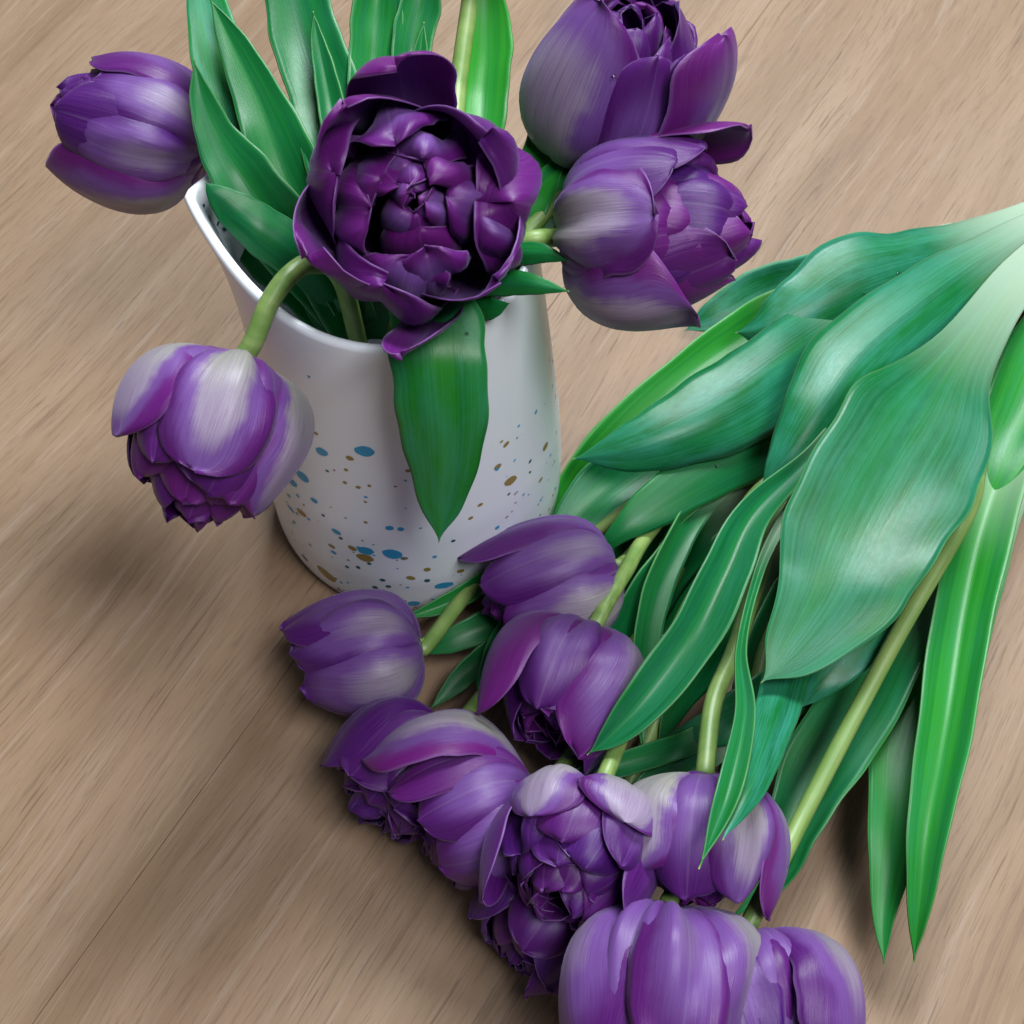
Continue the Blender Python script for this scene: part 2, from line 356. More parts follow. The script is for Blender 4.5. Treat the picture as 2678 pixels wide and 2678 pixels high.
    for i in range(420):                                                    # fine spray, denser low down
        k = 0.04 + 0.62 * rnd.random() ** 1.9; th_ = rnd.uniform(0, 2 * math.pi)
        p = jug_point(k, th_); nrm = Vector((math.cos(th_), math.sin(th_), 0))
        big = rnd.random() < 0.10 and math.sin(th_) > 0.6
        fleck(p, nrm, rnd.uniform(0.002, 0.006) if big else rnd.uniform(0.0004, 0.0015), rnd.uniform(1, 1.6), rnd.choice((0, 0, 1, 1, 2)))
    o = mesh_obj('painted_decoration', fv, ff, [M_BLUE, M_GOLD, M_TEAL], root, smooth=True, midx=fm)
    o['kind'] = 'stuff'
    return root
JUG_ROOT = build_jug()

# ------------------------------------------------------------------ plant parts
def make_stem(root, pts, r=0.0029, r_end=None):
    """pts: world points from the head down to the cut end"""
    n = max(10, 7 * len(pts)); S = catmull([tuple(p) for p in pts], n); m = 12
    v, uv = [], []
    prev = None
    for i in range(n):
        a = Vector(S[max(0, i - 1)]); b = Vector(S[min(n - 1, i + 1)]); T = (b - a).normalized()
        if prev is None: N = T.orthogonal().normalized()
        else: N = (prev - T * prev.dot(T)).normalized()
        prev = N; B = T.cross(N)
        rr = r + ((r_end or r) - r) * i / (n - 1)
        if i < 3: rr *= (1.18, 1.06, 1.0)[i]
        for j in range(m):
            an = 2 * math.pi * j / m
            p = Vector(S[i]) + (N * math.cos(an) + B * math.sin(an)) * rr
            p.z = max(p.z, 0.0008); v.append(p); uv.append((j / m, i / n * 2))
    f = [(i * m + j, i * m + (j + 1) % m, (i + 1) * m + (j + 1) % m, (i + 1) * m + j) for i in range(n - 1) for j in range(m)]
    f.append(tuple(range(m))[::-1]); f.append(tuple((n - 1) * m + j for j in range(m)))
    return mesh_obj('stem', v, f, M_STEM, root, uv=uv)

def make_leaf(root, ctrl, fold=0.25, wax=0.4, yel=0.2, ripple=0.06, seed=0, n=40, nu=15, mode='z', skew=0.0, wave=0.05, label=None):
    """ctrl rows from the sheath to the tip: (px, py, height or depth, width px, roll degrees)"""
    rnd = random.Random(seed * 7 + 3)
    rows = []
    for c in ctrl:
        c = tuple(c) + (0,) * (5 - len(c))
        p = at_z(c[0], c[1], c[2]) if mode == 'z' else at_d(c[0], c[1], c[2])
        rows.append((p.x, p.y, p.z, c[3] * depth_of(p) / FPX, c[4]))
    S = catmull(rows, n)
    ph = [rnd.uniform(0, 6.28) for _ in range(4)]
    v, uv = [], []
    last = None
    for i in range(n):
        C = Vector(S[i][:3]); a = Vector(S[max(0, i - 1)][:3]); b = Vector(S[min(n - 1, i + 1)][:3]); T = (b - a).normalized()
        V = (EYE - C).normalized(); V = V - T * V.dot(T)
        if V.length < 0.25 and last is not None: V = last - T * last.dot(T)
        V.normalize(); last = V
        N = Matrix.Rotation(RAD(S[i][4]), 3, T) @ V
        Sd = T.cross(N).normalized()
        w = max(S[i][3], 0.0) / 2
        k = i / (n - 1)
        if k > 0.9: w *= max(0.0, 1 - ((k - 0.9) / 0.1) ** 2.2)
        for j in range(nu):
            u = 2 * j / (nu - 1) - 1
            uu = u + skew * (1 - u * u)
            side = 0 if u < 0 else 1
            rp = ripple * u * u * (math.sin(k * 9 + ph[side]) + 0.5 * math.sin(k * 17 + ph[2 + side])) * min(1, 3 * (1 - k))
            rp += wave * (math.sin(7.3 * k + ph[0] + 1.3 * u) + 0.6 * math.sin(13.1 * k + ph[1] - 2.1 * u + 1.5 * u * u)) * min(1, 4 * k, 6 * (1 - k))
            uu *= 1 + 0.03 * abs(u) * (math.sin(k * 21 + ph[side] * 2) + 0.6 * math.sin(k * 47 + ph[2 + side]))
            p = C + Sd * (w * uu) + N * (w * (fold * (abs(u) ** 1.5 - 0.35) + rp))
            p.z = max(p.z, 0.0010 + 0.0004 * abs(u))
            v.append(p); uv.append(((u + 1) / 2, k))
    o = mesh_obj('leaf', v, grid_faces(n, nu), M_LEAF, root, uv=uv, tint=(wax, rnd.random(), yel, 1.0 if mode == 'z' else 0.0))
    thicken(o, 0.0007)
    if label: o['label'] = label
    return o

def bez(a, b, c, d, t): return a * (1 - t) ** 3 + 3 * b * t * (1 - t) ** 2 + 3 * c * t * t * (1 - t) + d * t ** 3
def make_petal(root, O, X, Y, Z, phi, R, L, belly=1.0, tip=0.4, width=1.0, cup=0.68, pale=0.3, hue=0.3, ragged=0.22, flare=0.0, curl=0.0,
               pleat=0.22, point=0.0, twist=0.0, dome=0.0, blunt=0.6, crumple=0.25, r0=0.12, lift=0.0, seed=0, nv=24, nu=17):
    """one petal of a bloom: centre line is a Bezier in the (r, z) plane at azimuth phi"""
    rnd = random.Random(seed)
    er = X * math.cos(phi) + Y * math.sin(phi); ep = -X * math.sin(phi) + Y * math.cos(phi)
    ph = [rnd.uniform(0, 6.28) for _ in range(8)]
    cw = [(rnd.uniform(1.5, 6.0) * rnd.choice((-1, 1)), rnd.uniform(2.5, 9.0), rnd.uniform(0, 6.28), rnd.uniform(0.4, 1.0)) for _ in range(5)]
    P0 = (r0 * R, lift * L); P1 = (belly * 1.30 * R, (lift - 0.04) * L); P2 = (belly * 1.22 * R + flare * 0.3 * R, (0.62 + 0.42 * dome) * L); P3 = (tip * R + flare * R, L * (1.0 - 0.25 * max(0, flare) - 0.12 * dome))
    W = width * R * 0.95
    v, uv = [], []
    for i in range(nv):
        t = 1 - (1 - i / (nv - 1)) ** 1.35
        r = bez(P0[0], P1[0], P2[0], P3[0], t); z = bez(P0[1], P1[1], P2[1], P3[1], t)
        t2 = min(1, t + 0.01); t1 = t2 - 0.02
        dr = bez(P0[0], P1[0], P2[0], P3[0], t2) - bez(P0[0], P1[0], P2[0], P3[0], t1); dz = bez(P0[1], P1[1], P2[1], P3[1], t2) - bez(P0[1], P1[1], P2[1], P3[1], t1)
        l = math.hypot(dr, dz) or 1; dr /= l; dz /= l
        nin = (er * -dz + Z * dr)                                         # inward normal of the centre line
        if t < 0.55: sh = 0.30 + 0.70 * math.sin(math.pi / 2 * (t / 0.55)) ** 1.1
        else:
            q = (t - 0.55) / 0.45; sh = max(0.0, 1 - q ** (2.3 - 0.7 * point + blunt)) ** (0.5 + 0.35 * point)
        w = W * sh
        Rc = max(0.42 * R, cup * max(r, 0.5 * R))
        a = min(w / Rc, 1.9)
        if curl: 
            cz = max(0, (t - 0.72) / 0.28) ** 2
        else: cz = 0
        for j in range(nu):
            u = 2 * j / (nu - 1) - 1
            rag = 1 + ragged * (0.10 * math.sin(9 * t + ph[0] + 3 * (u > 0)) + 0.06 * math.sin(23 * t + ph[1] + 2 * (u > 0)))
            x = a * u * rag
            tt = Rc * math.sin(x); dn = Rc * (1 - math.cos(x))
            dn += -0.035 * R * math.exp(-(u / 0.10) ** 2) * min(1, 4 * t) * (1 - 0.4 * t) * -1          # midrib groove, seen from outside
            dn += pleat * R * 0.05 * math.sin(7.5 * u + ph[2] + 1.2 * t) * math.sin(math.pi * min(1, t * 1.1)) 
            dn += ragged * R * 0.10 * (u * u) * math.sin(6 * t + ph[3] + (2 if u > 0 else 0)) * t
            dn += R * 0.025 * math.sin(3.1 * t + 2.2 * u + ph[4])
            dn += crumple * R * 0.055 * sum(q[3] * math.sin(q[0] * u + q[1] * t + q[2]) for q in cw) * min(1, 2.5 * t)
            dn -= curl * R * (cz * 0.55 + 0.10 * abs(u) ** 4 * t)
            tip_n = ragged * 0.035 * L * math.sin(5 * u + ph[5]) * max(0, (t - 0.8) / 0.2)
            p = O + er * r + Z * z + ep * tt + nin * dn + Z * tip_n * dz
            if twist: p = p + ep * (twist * R * t * t)
            p.z = max(p.z, 0.0012)
            v.append(p); uv.append(((u + 1) / 2, t))
    o = mesh_obj('petal', v, grid_faces(nv, nu), M_PETAL, root, uv=uv, tint=(pale, rnd.random(), hue, 1))
    return thicken(o, 0.00035)

def head_frame(base, tip, ref=None):
    Z = (tip - base); L = Z.length; Z.normalize()
    X = (EYE - (base + tip) / 2).normalized() if ref is None else ref
    X = (X - Z * X.dot(Z)).normalized(); Y = Z.cross(X)
    return X, Y, Z, L

def make_bloom(root, base, tip, R, outer, inner=14, seed=1, ref=None, inner_len=(0.80, 1.0), inner_r=(0.90, 0.35), inner_tip=(0.75, 0.30), ipale=0.12, ihue=(0.1, 0.9), iw=(0.95, 0.75), ragged=0.4, phi_in=0.0, dome=0.25, icurl=(-0.2, 0.0), jit=0.25, ipleat=(0.1, 0.5), icrumple=0.6):
    """outer: dicts of make_petal arguments with phi in degrees (0 faces the camera) and len as a share of the bloom"""
    X, Y, Z, L = head_frame(base, tip, ref)
    rnd = random.Random(seed)
    for q, d in enumerate(outer):
        d = dict(d); phi = RAD(d.pop('phi')); ln = d.pop('len', 0.8); d.setdefault('seed', seed * 100 + q)
        rr = d.pop('r', 1.0) * R
        make_petal(root, base, X, Y, Z, phi, rr, L * ln, **d)
    for i in range(inner):
        k = i / max(1, inner - 1)
        phi = RAD(phi_in) + i * 2.39996 + rnd.uniform(-jit, jit)
        rk = R * (inner_r[0] + (inner_r[1] - inner_r[0]) * k)
        ln = L * (inner_len[0] + (inner_len[1] - inner_len[0]) * k) * rnd.uniform(0.96, 1.03)
        tp = (inner_tip[0] + (inner_tip[1] - inner_tip[0]) * k) * rnd.uniform(0.85, 1.15)
        wd = (iw[0] + (iw[1] - iw[0]) * k) * rnd.uniform(0.88, 1.12) * R / rk
        make_petal(root, base, X, Y, Z, phi, rk, ln, belly=0.98, tip=tp, width=wd, cup=rnd.uniform(0.62, 0.85), pale=ipale * rnd.uniform(0.3, 1.5), hue=rnd.uniform(*ihue),
                   ragged=ragged * rnd.uniform(0.6, 1.4), pleat=rnd.uniform(*ipleat), curl=rnd.uniform(*icurl), dome=dome * rnd.uniform(0.6, 1.3), twist=rnd.uniform(-0.1, 0.1), blunt=1.0, crumple=icrumple * rnd.uniform(0.6, 1.5), seed=seed * 100 + 40 + i, nv=18, nu=13)

VG = 'tulips standing in the white pitcher'; BG = 'tulips lying in the bunch on the table'
def tulip(label, base, group): return empty('tulip', base, label, 'tulip', group)

# ================================================================== tulips in the pitcher
MOUTH = Vector((JUG.x, JUG.y, JUG_H))
def in_jug(dx, dy, z=0.03): return Vector((JUG.x + dx, JUG.y + dy, z))

# --- A, upper left, pointing left
b, tp = at_d(388, 295, 0.485), at_d(95, 195, 0.490)
A = tulip('dusky purple tulip pointing left above the pitcher lip, farthest left of the standing blooms', b, VG)
make_bloom(A, b, tp, 0.0240, [
    dict(phi=150, len=0.85, pale=0.3), dict(phi=-150, len=0.85, pale=0.3), dict(phi=112, len=0.82, pale=0.5, width=0.9),
    dict(phi=35, len=0.66, pale=0.62, width=0.72, tip=0.92, r=0.94, hue=0.2), dict(phi=-18, len=0.70, pale=0.62, width=0.76, tip=0.90, r=0.97, hue=0.1, pleat=0.5),
    dict(phi=82, len=0.80, pale=0.45, width=0.72, tip=0.75, r=1.04, hue=0.5), dict(phi=-72, len=0.86, pale=0.85, width=0.95, tip=0.82, r=1.06, hue=0.9)],
    inner=18, seed=11, inner_len=(0.80, 1.0), inner_r=(0.95, 0.5), inner_tip=(0.85, 0.35), iw=(0.7, 0.6), ipale=0.05, ihue=(0, 0.8), dome=0.4)
make_stem(A, [b, b + (b - tp) * 0.12, at_d(440, 330, 0.466), at_d(530, 380, 0.446), in_jug(-0.012, 0.008, 0.12), in_jug(0.012, 0.0)])

# --- B, open bloom facing the camera; petals paled to stand in for light on them
b, tp = at_d(800, 400, 0.432), at_d(786, 372, 0.378)
B = tulip('wide open deep purple double tulip facing the viewer over the mouth of the pitcher', b, VG)
UPREF = U_.copy()
def oph(x): return x
make_bloom(B, b, tp, 0.0272, [
    dict(phi=9, len=1.0, pale=0.42, width=0.62, tip=1.10, flare=0.42, curl=-0.5, r=1.04, ragged=0.5, hue=0.9),
    dict(phi=-170, len=1.10, pale=0.30, width=0.36, tip=1.14, flare=0.20, curl=0.1, r=1.06, hue=0.7, twist=-0.40),
    dict(phi=-48, len=1.0, pale=0.4, width=0.95, tip=1.02, belly=0.95, curl=-0.2, r=1.0, hue=0.4, ragged=0.9, crumple=0.8),
    dict(phi=-92, len=0.94, pale=0.55, width=0.80, tip=1.04, curl=-0.5, r=1.03, hue=0.7, ragged=1.0, crumple=0.8),
    dict(phi=-135, len=1.02, pale=0.55, width=0.95, tip=1.0, curl=0.2, r=1.0, hue=0.5, ragged=0.8, crumple=0.8),
    dict(phi=158, len=0.95, pale=0.5, width=0.85, tip=1.06, curl=-0.4, r=1.0, hue=0.6, ragged=1.2, crumple=0.8),
    dict(phi=118, len=0.99, pale=0.55, width=0.9, tip=1.03, curl=0.25, r=1.02, hue=0.8, ragged=0.9, crumple=0.8),
    dict(phi=74, len=0.96, pale=0.55, width=0.8, tip=1.06, curl=-0.4, r=1.03, hue=0.7, ragged=1.0, crumple=0.8),
    dict(phi=38, len=1.0, pale=0.55, width=0.85, tip=1.02, curl=0.2, r=0.98, hue=0.8, ragged=0.9, crumple=0.8)],
    inner=21, seed=24, ref=UPREF, inner_len=(1.0, 1.02), inner_r=(0.97, 0.26), inner_tip=(0.66, 0.10), iw=(0.56, 0.46), ipale=0.62, ihue=(0.5, 1.0), dome=0.8, jit=0.7, icurl=(-0.4, 0.5), ipleat=(0.4, 1.4), ragged=0.8, icrumple=1.3)
make_stem(B, [b, b + (b - tp) * 0.2, in_jug(0.004, -0.004, 0.13), in_jug(-0.004, 0.004)])

# --- C, tall bloom at the top right of the pitcher
b, tp = at_d(1120, 290, 0.455), at_d(1222, -40, 0.412)
C = tulip('large lavender purple tulip rising at the top edge, right of the open bloom', b, VG)
make_bloom(C, b, tp, 0.0272, [
    dict(phi=160, len=0.9, pale=0.3), dict(phi=-150, len=0.9, pale=0.4), dict(phi=-100, len=0.95, pale=0.5, r=0.98), dict(phi=110, len=0.9, pale=0.4),
    dict(phi=25, len=0.80, pale=0.55, width=0.60, tip=0.85, r=0.93, hue=0.3, pleat=0.9), dict(phi=52, len=0.80, pale=0.5, width=0.52, tip=0.85, r=0.95, hue=0.2, pleat=0.8),
    dict(phi=70, len=0.96, pale=0.70, width=0.80, tip=1.0, flare=0.14, r=1.02, hue=0.8, cup=0.9, blunt=5.0, curl=-0.3),
    dict(phi=-38, len=0.93, pale=0.92, width=1.22, tip=0.60, r=1.06, hue=0.5)],
    inner=13, seed=31, inner_len=(0.84, 0.92), inner_r=(0.86, 0.4), inner_tip=(0.75, 0.4), dome=0.7, ipale=0.12)
make_stem(C, [b, b + (b - tp) * 0.10, at_d(1080, 350, 0.446), at_d(960, 470, 0.438), in_jug(0.012, 0.006, 0.12), in_jug(-0.01, 0.0)])

# --- D, double bloom pointing right
b, tp = at_d(1072, 445, 0.440), at_d(1462, 418, 0.418)
D = tulip('full double purple tulip pointing right, below the tall lavender one', b, VG)
make_bloom(D, b, tp, 0.0262, [
    dict(phi=-150, len=0.7, pale=0.3), dict(phi=150, len=0.75, pale=0.3), dict(phi=105, len=0.8, pale=0.4),
    dict(phi=-108, len=0.92, pale=0.10, width=0.74, tip=0.95, flare=0.20, r=0.98, hue=1.0, blunt=4.0), dict(phi=-72, len=0.72, pale=0.45, width=0.7, tip=0.92, r=0.98, hue=0.3, ragged=0.2),
    dict(phi=-45, len=0.62, pale=0.40, width=0.75, tip=1.02, r=1.0, hue=0.2, ragged=0.2), 
    dict(phi=-8, len=0.56, pale=0.90, width=0.74, tip=1.10, r=1.04, hue=0.5, pleat=1.1, ragged=0.5, blunt=1.5), dict(phi=60, len=0.66, pale=1.10, width=1.0, tip=1.04, r=1.06, hue=0.9, ragged=0.5, blunt=2.0),
    dict(phi=88, len=0.80, pale=0.25, width=1.0, tip=0.62, r=0.98, hue=0.9, blunt=2.0, cup=0.95), dict(phi=40, len=0.84, pale=0.2, width=0.8, tip=0.6, r=0.95, hue=0.5, blunt=2.0)],
    inner=20, seed=42, inner_len=(0.70, 1.0), inner_r=(0.98, 0.62), inner_tip=(0.80, 0.34), iw=(0.80, 0.70), dome=0.8, ipale=0.08, ihue=(0, 0.8), ragged=0.25)
make_stem(D, [b, at_d(1040, 449, 0.433), at_d(1000, 453, 0.428), at_d(900, 480, 0.440), in_jug(0.016, -0.006, 0.12), in_jug(-0.012, 0.004)])

# --- E, nodding over the front left of the pitcher
b, tp = at_d(456, 680, 0.422), at_d(338, 1008, 0.412)
E = tulip('grey green and purple tulip nodding at left in front of the pitcher, stem bent', b, VG)
make_bloom(E, b, tp, 0.0252, [
    dict(phi=150, len=0.8, pale=0.3), dict(phi=-150, len=0.8, pale=0.3), dict(phi=100, len=0.8, pale=0.5),
    dict(phi=38, len=0.72, pale=0.40, width=0.6, tip=0.9, r=0.93, hue=0.4),
    dict(phi=-30, len=0.80, pale=0.25, width=0.6, tip=0.85, r=0.92, hue=0.6),
    dict(phi=68, len=0.64, pale=0.98, width=0.82, tip=1.05, r=1.02, hue=0.7), dict(phi=4, len=0.72, pale=0.95, width=0.78, tip=0.95, r=1.02, hue=0.5, pleat=0.9, blunt=1.5),
    dict(phi=-66, len=0.80, pale=1.10, width=0.95, tip=0.74, r=1.05, hue=0.8, blunt=1.5)],
    inner=16, seed=55, inner_len=(0.80, 0.98), inner_r=(0.94, 0.5), inner_tip=(0.85, 0.35), iw=(0.72, 0.62), dome=0.35, ipale=0.10)
make_stem(E, [b, at_d(480, 640, 0.420), at_d(508, 572, 0.418), at_d(548, 518, 0.420), at_d(590, 498, 0.428), at_d(645, 530, 0.450), in_jug(-0.01, -0.01, 0.09), in_jug(0.01, 0.01, 0.02)], r=0.0031)

# --- a tulip standing at the back, its bloom above the picture; only its stem shows
b, tp = at_d(905, -140, 0.47), at_d(950, -330, 0.44)
G0 = tulip('pale straight stem standing behind the open bloom, its flower cut off by the top edge', b, VG)
make_bloom(G0, b, tp, 0.022, [dict(phi=p, len=0.95, pale=0.5, width=1.0) for p in (0, 60, 120, 180, 240, 300)], inner=4, seed=61)
make_stem(G0, [b, at_d(890, -20, 0.460), at_d(866, 150, 0.452), at_d(845, 330, 0.446), in_jug(0.0, 0.012, 0.10), in_jug(0.0, 0.01)], r=0.0029)

# --- leaves of the standing tulips (depth mode: px, py, depth, width px, roll)
lf = lambda root, c, **k: make_leaf(root, c, mode='d', **k)
lf(A, [(610, 560, .475, 60), (530, 400, .452, 100), (455, 260, .452, 105), (415, 120, .458, 100), (385, -20, .462, 66), (376, -110, .462, 0)], fold=0.2, wax=0.95, yel=0.40, seed=1, label='pale grey green back of a leaf')
lf(A, [(670, 620, .475, 90), (595, 450, .448, 135), (535, 310, .444, 130), (490, 190, .447, 95), (438, 80, .450, 54), (396, -4, .452, 0)], fold=0.35, wax=0.04, yel=0.12, seed=2)
lf(E, [(640, 590, .470, 80), (545, 455, .446, 130), (465, 345, .438, 118), (410, 260, .438, 80), (381, 185, .438, 46), (366, 112, .438, 0)], fold=0.30, wax=0.10, yel=0.10, seed=3)
lf(E, [(650, 580, .470, 50), (575, 497, .444, 84), (500, 438, .436, 92), (445, 398, .434, 74), (408, 366, .432, 40), (388, 345, .432, 0)], fold=-0.25, wax=0.14, yel=0.0, seed=4)
lf(B, [(670, 500, .465, 80), (645, 330, .445, 125), (612, 180, .452, 134), (575, 60, .458, 128), (545, -60, .460, 96), (532, -170, .458, 0)], fold=0.3, wax=0.18, yel=0.05, seed=5)
lf(B, [(665, 430, .450, 40), (642, 300, .440, 56), (622, 180, .444, 48), (602, 90, .448, 30), (591, 22, .450, 0)], fold=0.5, wax=0.14, yel=0.1, seed=6)
lf(B, [(730, 440, .458, 60), (700, 230, .450, 76), (703, 100, .455, 90), (715, 0, .458, 88), (722, -130, .458, 0)], fold=0.5, wax=0.16, yel=0.25, seed=7)
lf(C, [(800, 440, .455, 50), (770, 200, .450, 62), (778, 80, .455, 76), (795, 0, .458, 72), (815, -120, .458, 0)], fold=0.4, wax=0.16, yel=0.15, seed=8)
lf(C, [(800, 420, .450, 20), (785, 200, .446, 32), (792, 110, .449, 30), (800, 42, .451, 0)], fold=0.5, wax=0.14, yel=0.2, seed=9)
lf(G0, [(880, 500, .458, 60), (898, 300, .445, 84), (912, 160, .452, 98), (918, 40, .457, 88), (915, -130, .458, 0)], fold=0.35, wax=0.07, yel=0.85, seed=10, label='bright yellow green leaf lit through')
lf(D, [(920, 530, .455, 50), (985, 400, .436, 84), (1028, 290, .444, 84), (1050, 200, .452, 54), (1062, 130, .456, 0)], fold=0.3, wax=0.09, yel=0.6, seed=12)
lf(D, [(900, 550, .455, 60), (978, 450, .436, 90), (1040, 360, .440, 84), (1080, 300, .446, 40), (1096, 250, .450, 0)], fold=0.3, wax=0.14, yel=0.4, seed=13)
lf(D, [(880, 500, .448, 30), (950, 482, .429, 42), (1020, 478, .422, 36), (1073, 492, .420, 0)], fold=-0.4, wax=0.14, yel=0.15, seed=14)
lf(C, [(810, 540, .446, 30), (900, 535, .424, 46), (990, 535, .415, 42), (1074, 550, .412, 0)], fold=-0.4, wax=0.20, yel=0.2, seed=15)
lf(B, [(845, 545, .455, 30), (880, 570, .434, 44), (922, 582, .424, 44), (962, 572, .420, 0)], fold=-0.3, wax=0.09, yel=0.1, seed=16)
lf(A, [(650, 640, .485, 70), (615, 520, .462, 130), (580, 400, .450, 130), (552, 310, .452, 80), (540, 240, .455, 0)], fold=0.2, wax=0.00, yel=0.0, seed=17)
lf(E, [(640, 590, .465, 20), (590, 500, .458, 22), (545, 400, .455, 20), (512, 312, .452, 0)], fold=0.5, wax=0.16, yel=0.0, seed=18)
lf(A, [(660, 640, .490, 60), (600, 570, .478, 90), (520, 500, .470, 90), (450, 440, .466, 60), (420, 410, .464, 0)], fold=0.2, wax=0.00, yel=0.0, seed=31)  # this and the next: dark leaves added to darken the pitcher's inside
lf(C, [(700, 640, .490, 60), (690, 560, .472, 90), (660, 500, .462, 90), (640, 420, .455, 0)], fold=0.2, wax=0.00, yel=0.0, seed=32)
# the broad leaf folded over the front rim; brighter tint stands in for sheen and translucence
lf(B, [(770, 520, .455, 70), (785, 560, .432, 120), (805, 592, .4205, 165), (820, 622, .4170, 186), (828, 690, .4165, 184), (834, 780, .4235, 170), (836, 870, .4345, 142), (832, 950, .4460, 86), (828, 1024, .457, 0)],
   fold=-0.14, wax=0.60, yel=0.65, seed=19, n=56, ripple=0.03, label='broad leaf folded down over the front rim of the pitcher')

# ================================================================== tulips lying in the bunch
BUTT = [at_z(2150 + 40 * i, 380 - 14 * i, 0.012 + 0.006 * (i % 4)) for i in range(10)]
def bz(px, py, z): return at_z(px, py, z)

# --- F
b, tp = bz(1162, 1072, .036), bz(893, 1152, .030)
Fh = tulip('lavender purple tulip touching the foot of the pitcher at right, uppermost bloom of the bunch', b, BG)
make_bloom(Fh, b, tp, 0.0238, [
    dict(phi=150, len=0.9, pale=0.3), dict(phi=-150, len=0.85, pale=0.3), dict(phi=-95, len=0.8, pale=0.5, r=0.98),
    dict(phi=78, len=1.0, pale=0.42, width=0.7, tip=0.85, r=1.0, hue=0.4), dict(phi=28, len=0.90, pale=0.62, width=0.85, tip=0.72, r=0.98, hue=0.3),
    dict(phi=-34, len=0.84, pale=0.80, width=1.12, tip=0.68, r=1.06, hue=0.5)], inner=11, seed=71, inner_len=(0.86, 0.96), ipale=0.1)
make_stem(Fh, [b, bz(1190, 1050, .028), bz(1275, 950, .018), bz(1500, 740, .016), bz(1850, 500, .020), BUTT[0]], r=0.0029)
# --- G
b, tp = bz(795, 1218, .030), bz(553, 1268, .026)
Gh = tulip('smooth closed lavender tulip, leftmost bloom of the bunch on the bare wood', b, BG)
make_bloom(Gh, b, tp, 0.0238, [
    dict(phi=150, len=0.9, pale=0.4), dict(phi=-150, len=0.9, pale=0.4), dict(phi=95, len=0.95, pale=0.45, r=0.97),
    dict(phi=62, len=1.0, pale=0.55, width=0.8, tip=0.75, r=0.98, hue=0.3), dict(phi=-75, len=0.9, pale=0.6, tip=0.5, r=0.97, hue=0.3),
    dict(phi=28, len=0.95, pale=0.66, width=0.78, tip=0.55, r=1.02, hue=0.2), dict(phi=-26, len=0.92, pale=0.72, width=1.02, tip=0.50, r=1.05, hue=0.2)],
    inner=8, seed=72, inner_len=(0.86, 0.95), inner_tip=(0.5, 0.3), ipale=0.08, ihue=(0, 0.3))
make_stem(Gh, [b, b + (b - tp) * 0.05, bz(905, 1098, .024), bz(1020, 1062, .010), bz(1125, 1005, .022), bz(1275, 890, .036), bz(1500, 700, .024), BUTT[1]], r=0.0029)
# --- I (behind J)
b, tp = bz(850, 1385, .028), bz(692, 1535, .024)
Ih = tulip('dark violet ruffled tulip tucked between the smooth lavender one and the arched petal', b, BG)
make_bloom(Ih, b, tp, 0.0255, [
    dict(phi=150, len=0.9, pale=0.2), dict(phi=-150, len=0.9, pale=0.2), dict(phi=110, len=1.0, pale=0.2),
    dict(phi=70, len=1.02, pale=0.12, width=0.8, tip=0.9, r=1.03, hue=0.2), dict(phi=30, len=0.92, pale=0.14, width=0.8, tip=1.0, r=0.98, hue=0.3)],
    inner=18, seed=73, inner_len=(0.88, 1.08), inner_r=(0.96, 0.5), inner_tip=(1.0, 0.6), ipale=0.16, ihue=(0, 0.4), ragged=1.1)
make_stem(Ih, [b, b + (b - tp) * 0.08, bz(930, 1290, .020), bz(1080, 1120, .012), bz(1400, 800, .012), BUTT[2]], r=0.0029)
# --- J
b, tp = bz(1012, 1492, .040), bz(800, 1592, .030)
Jh = tulip('purple tulip with a mauve petal arched away from its bloom, below the dark ruffled one', b, BG)
make_bloom(Jh, b, tp, 0.0262, [
    dict(phi=150, len=0.9, pale=0.2), dict(phi=-150, len=0.9, pale=0.3), dict(phi=-90, len=0.9, pale=0.3, r=0.98),
    dict(phi=44, len=1.0, pale=0.20, width=0.42, tip=1.05, r=1.02, hue=0.6),
    dict(phi=18, len=0.86, pale=0.50, width=0.62, tip=0.95, r=0.98, hue=0.3, pleat=0.4), dict(phi=-24, len=0.88, pale=0.60, width=0.80, tip=0.78, r=1.03, hue=0.4, pleat=0.3),
    dict(phi=70, len=1.12, pale=0.90, width=0.78, tip=1.25, belly=1.22, r=1.08, hue=1.0, cup=0.7)],
    inner=13, seed=74, inner_len=(0.9, 1.02), inner_r=(0.92, 0.5), inner_tip=(0.85, 0.5), ipale=0.1, ragged=0.7)
make_stem(Jh, [b, b + (b - tp) * 0.08, bz(1110, 1380, .030), bz(1220, 1180, .020), bz(1500, 800, .020), BUTT[3]], r=0.0029)
# --- H
b, tp = bz(1118, 1190, .048), bz(1014, 1420, .045)
Hh = tulip('glossy purple tulip with a dark open mouth, second bloom from the foot of the pitcher', b, BG)
make_bloom(Hh, b, tp, 0.0252, [
    dict(phi=150, len=0.9, pale=0.3), dict(phi=-150, len=0.95, pale=0.2), dict(phi=115, len=0.95, pale=0.3),
    dict(phi=-85, len=1.06, pale=0.15, tip=0.7, r=0.98, hue=0.2), 
    dict(phi=70, len=0.98, pale=0.22, width=0.72, tip=0.95, r=1.04, hue=0.9), dict(phi=18, len=0.82, pale=0.48, width=0.72, tip=0.78, r=0.96, hue=0.3, pleat=0.6),
    dict(phi=-46, len=0.98, pale=0.66, width=1.10, tip=0.66, r=1.06, hue=0.7)],
    inner=8, seed=75, inner_len=(0.84, 0.90), inner_r=(0.92, 0.5), inner_tip=(0.8, 0.4), ipale=0.06, ihue=(0.4, 1), ragged=0.7)
make_stem(Hh, [b, bz(1143, 1140, .049), bz(1178, 1082, .044), bz(1240, 985, .030), bz(1420, 790, .020), bz(1800, 540, .035), BUTT[4]], r=0.0029)
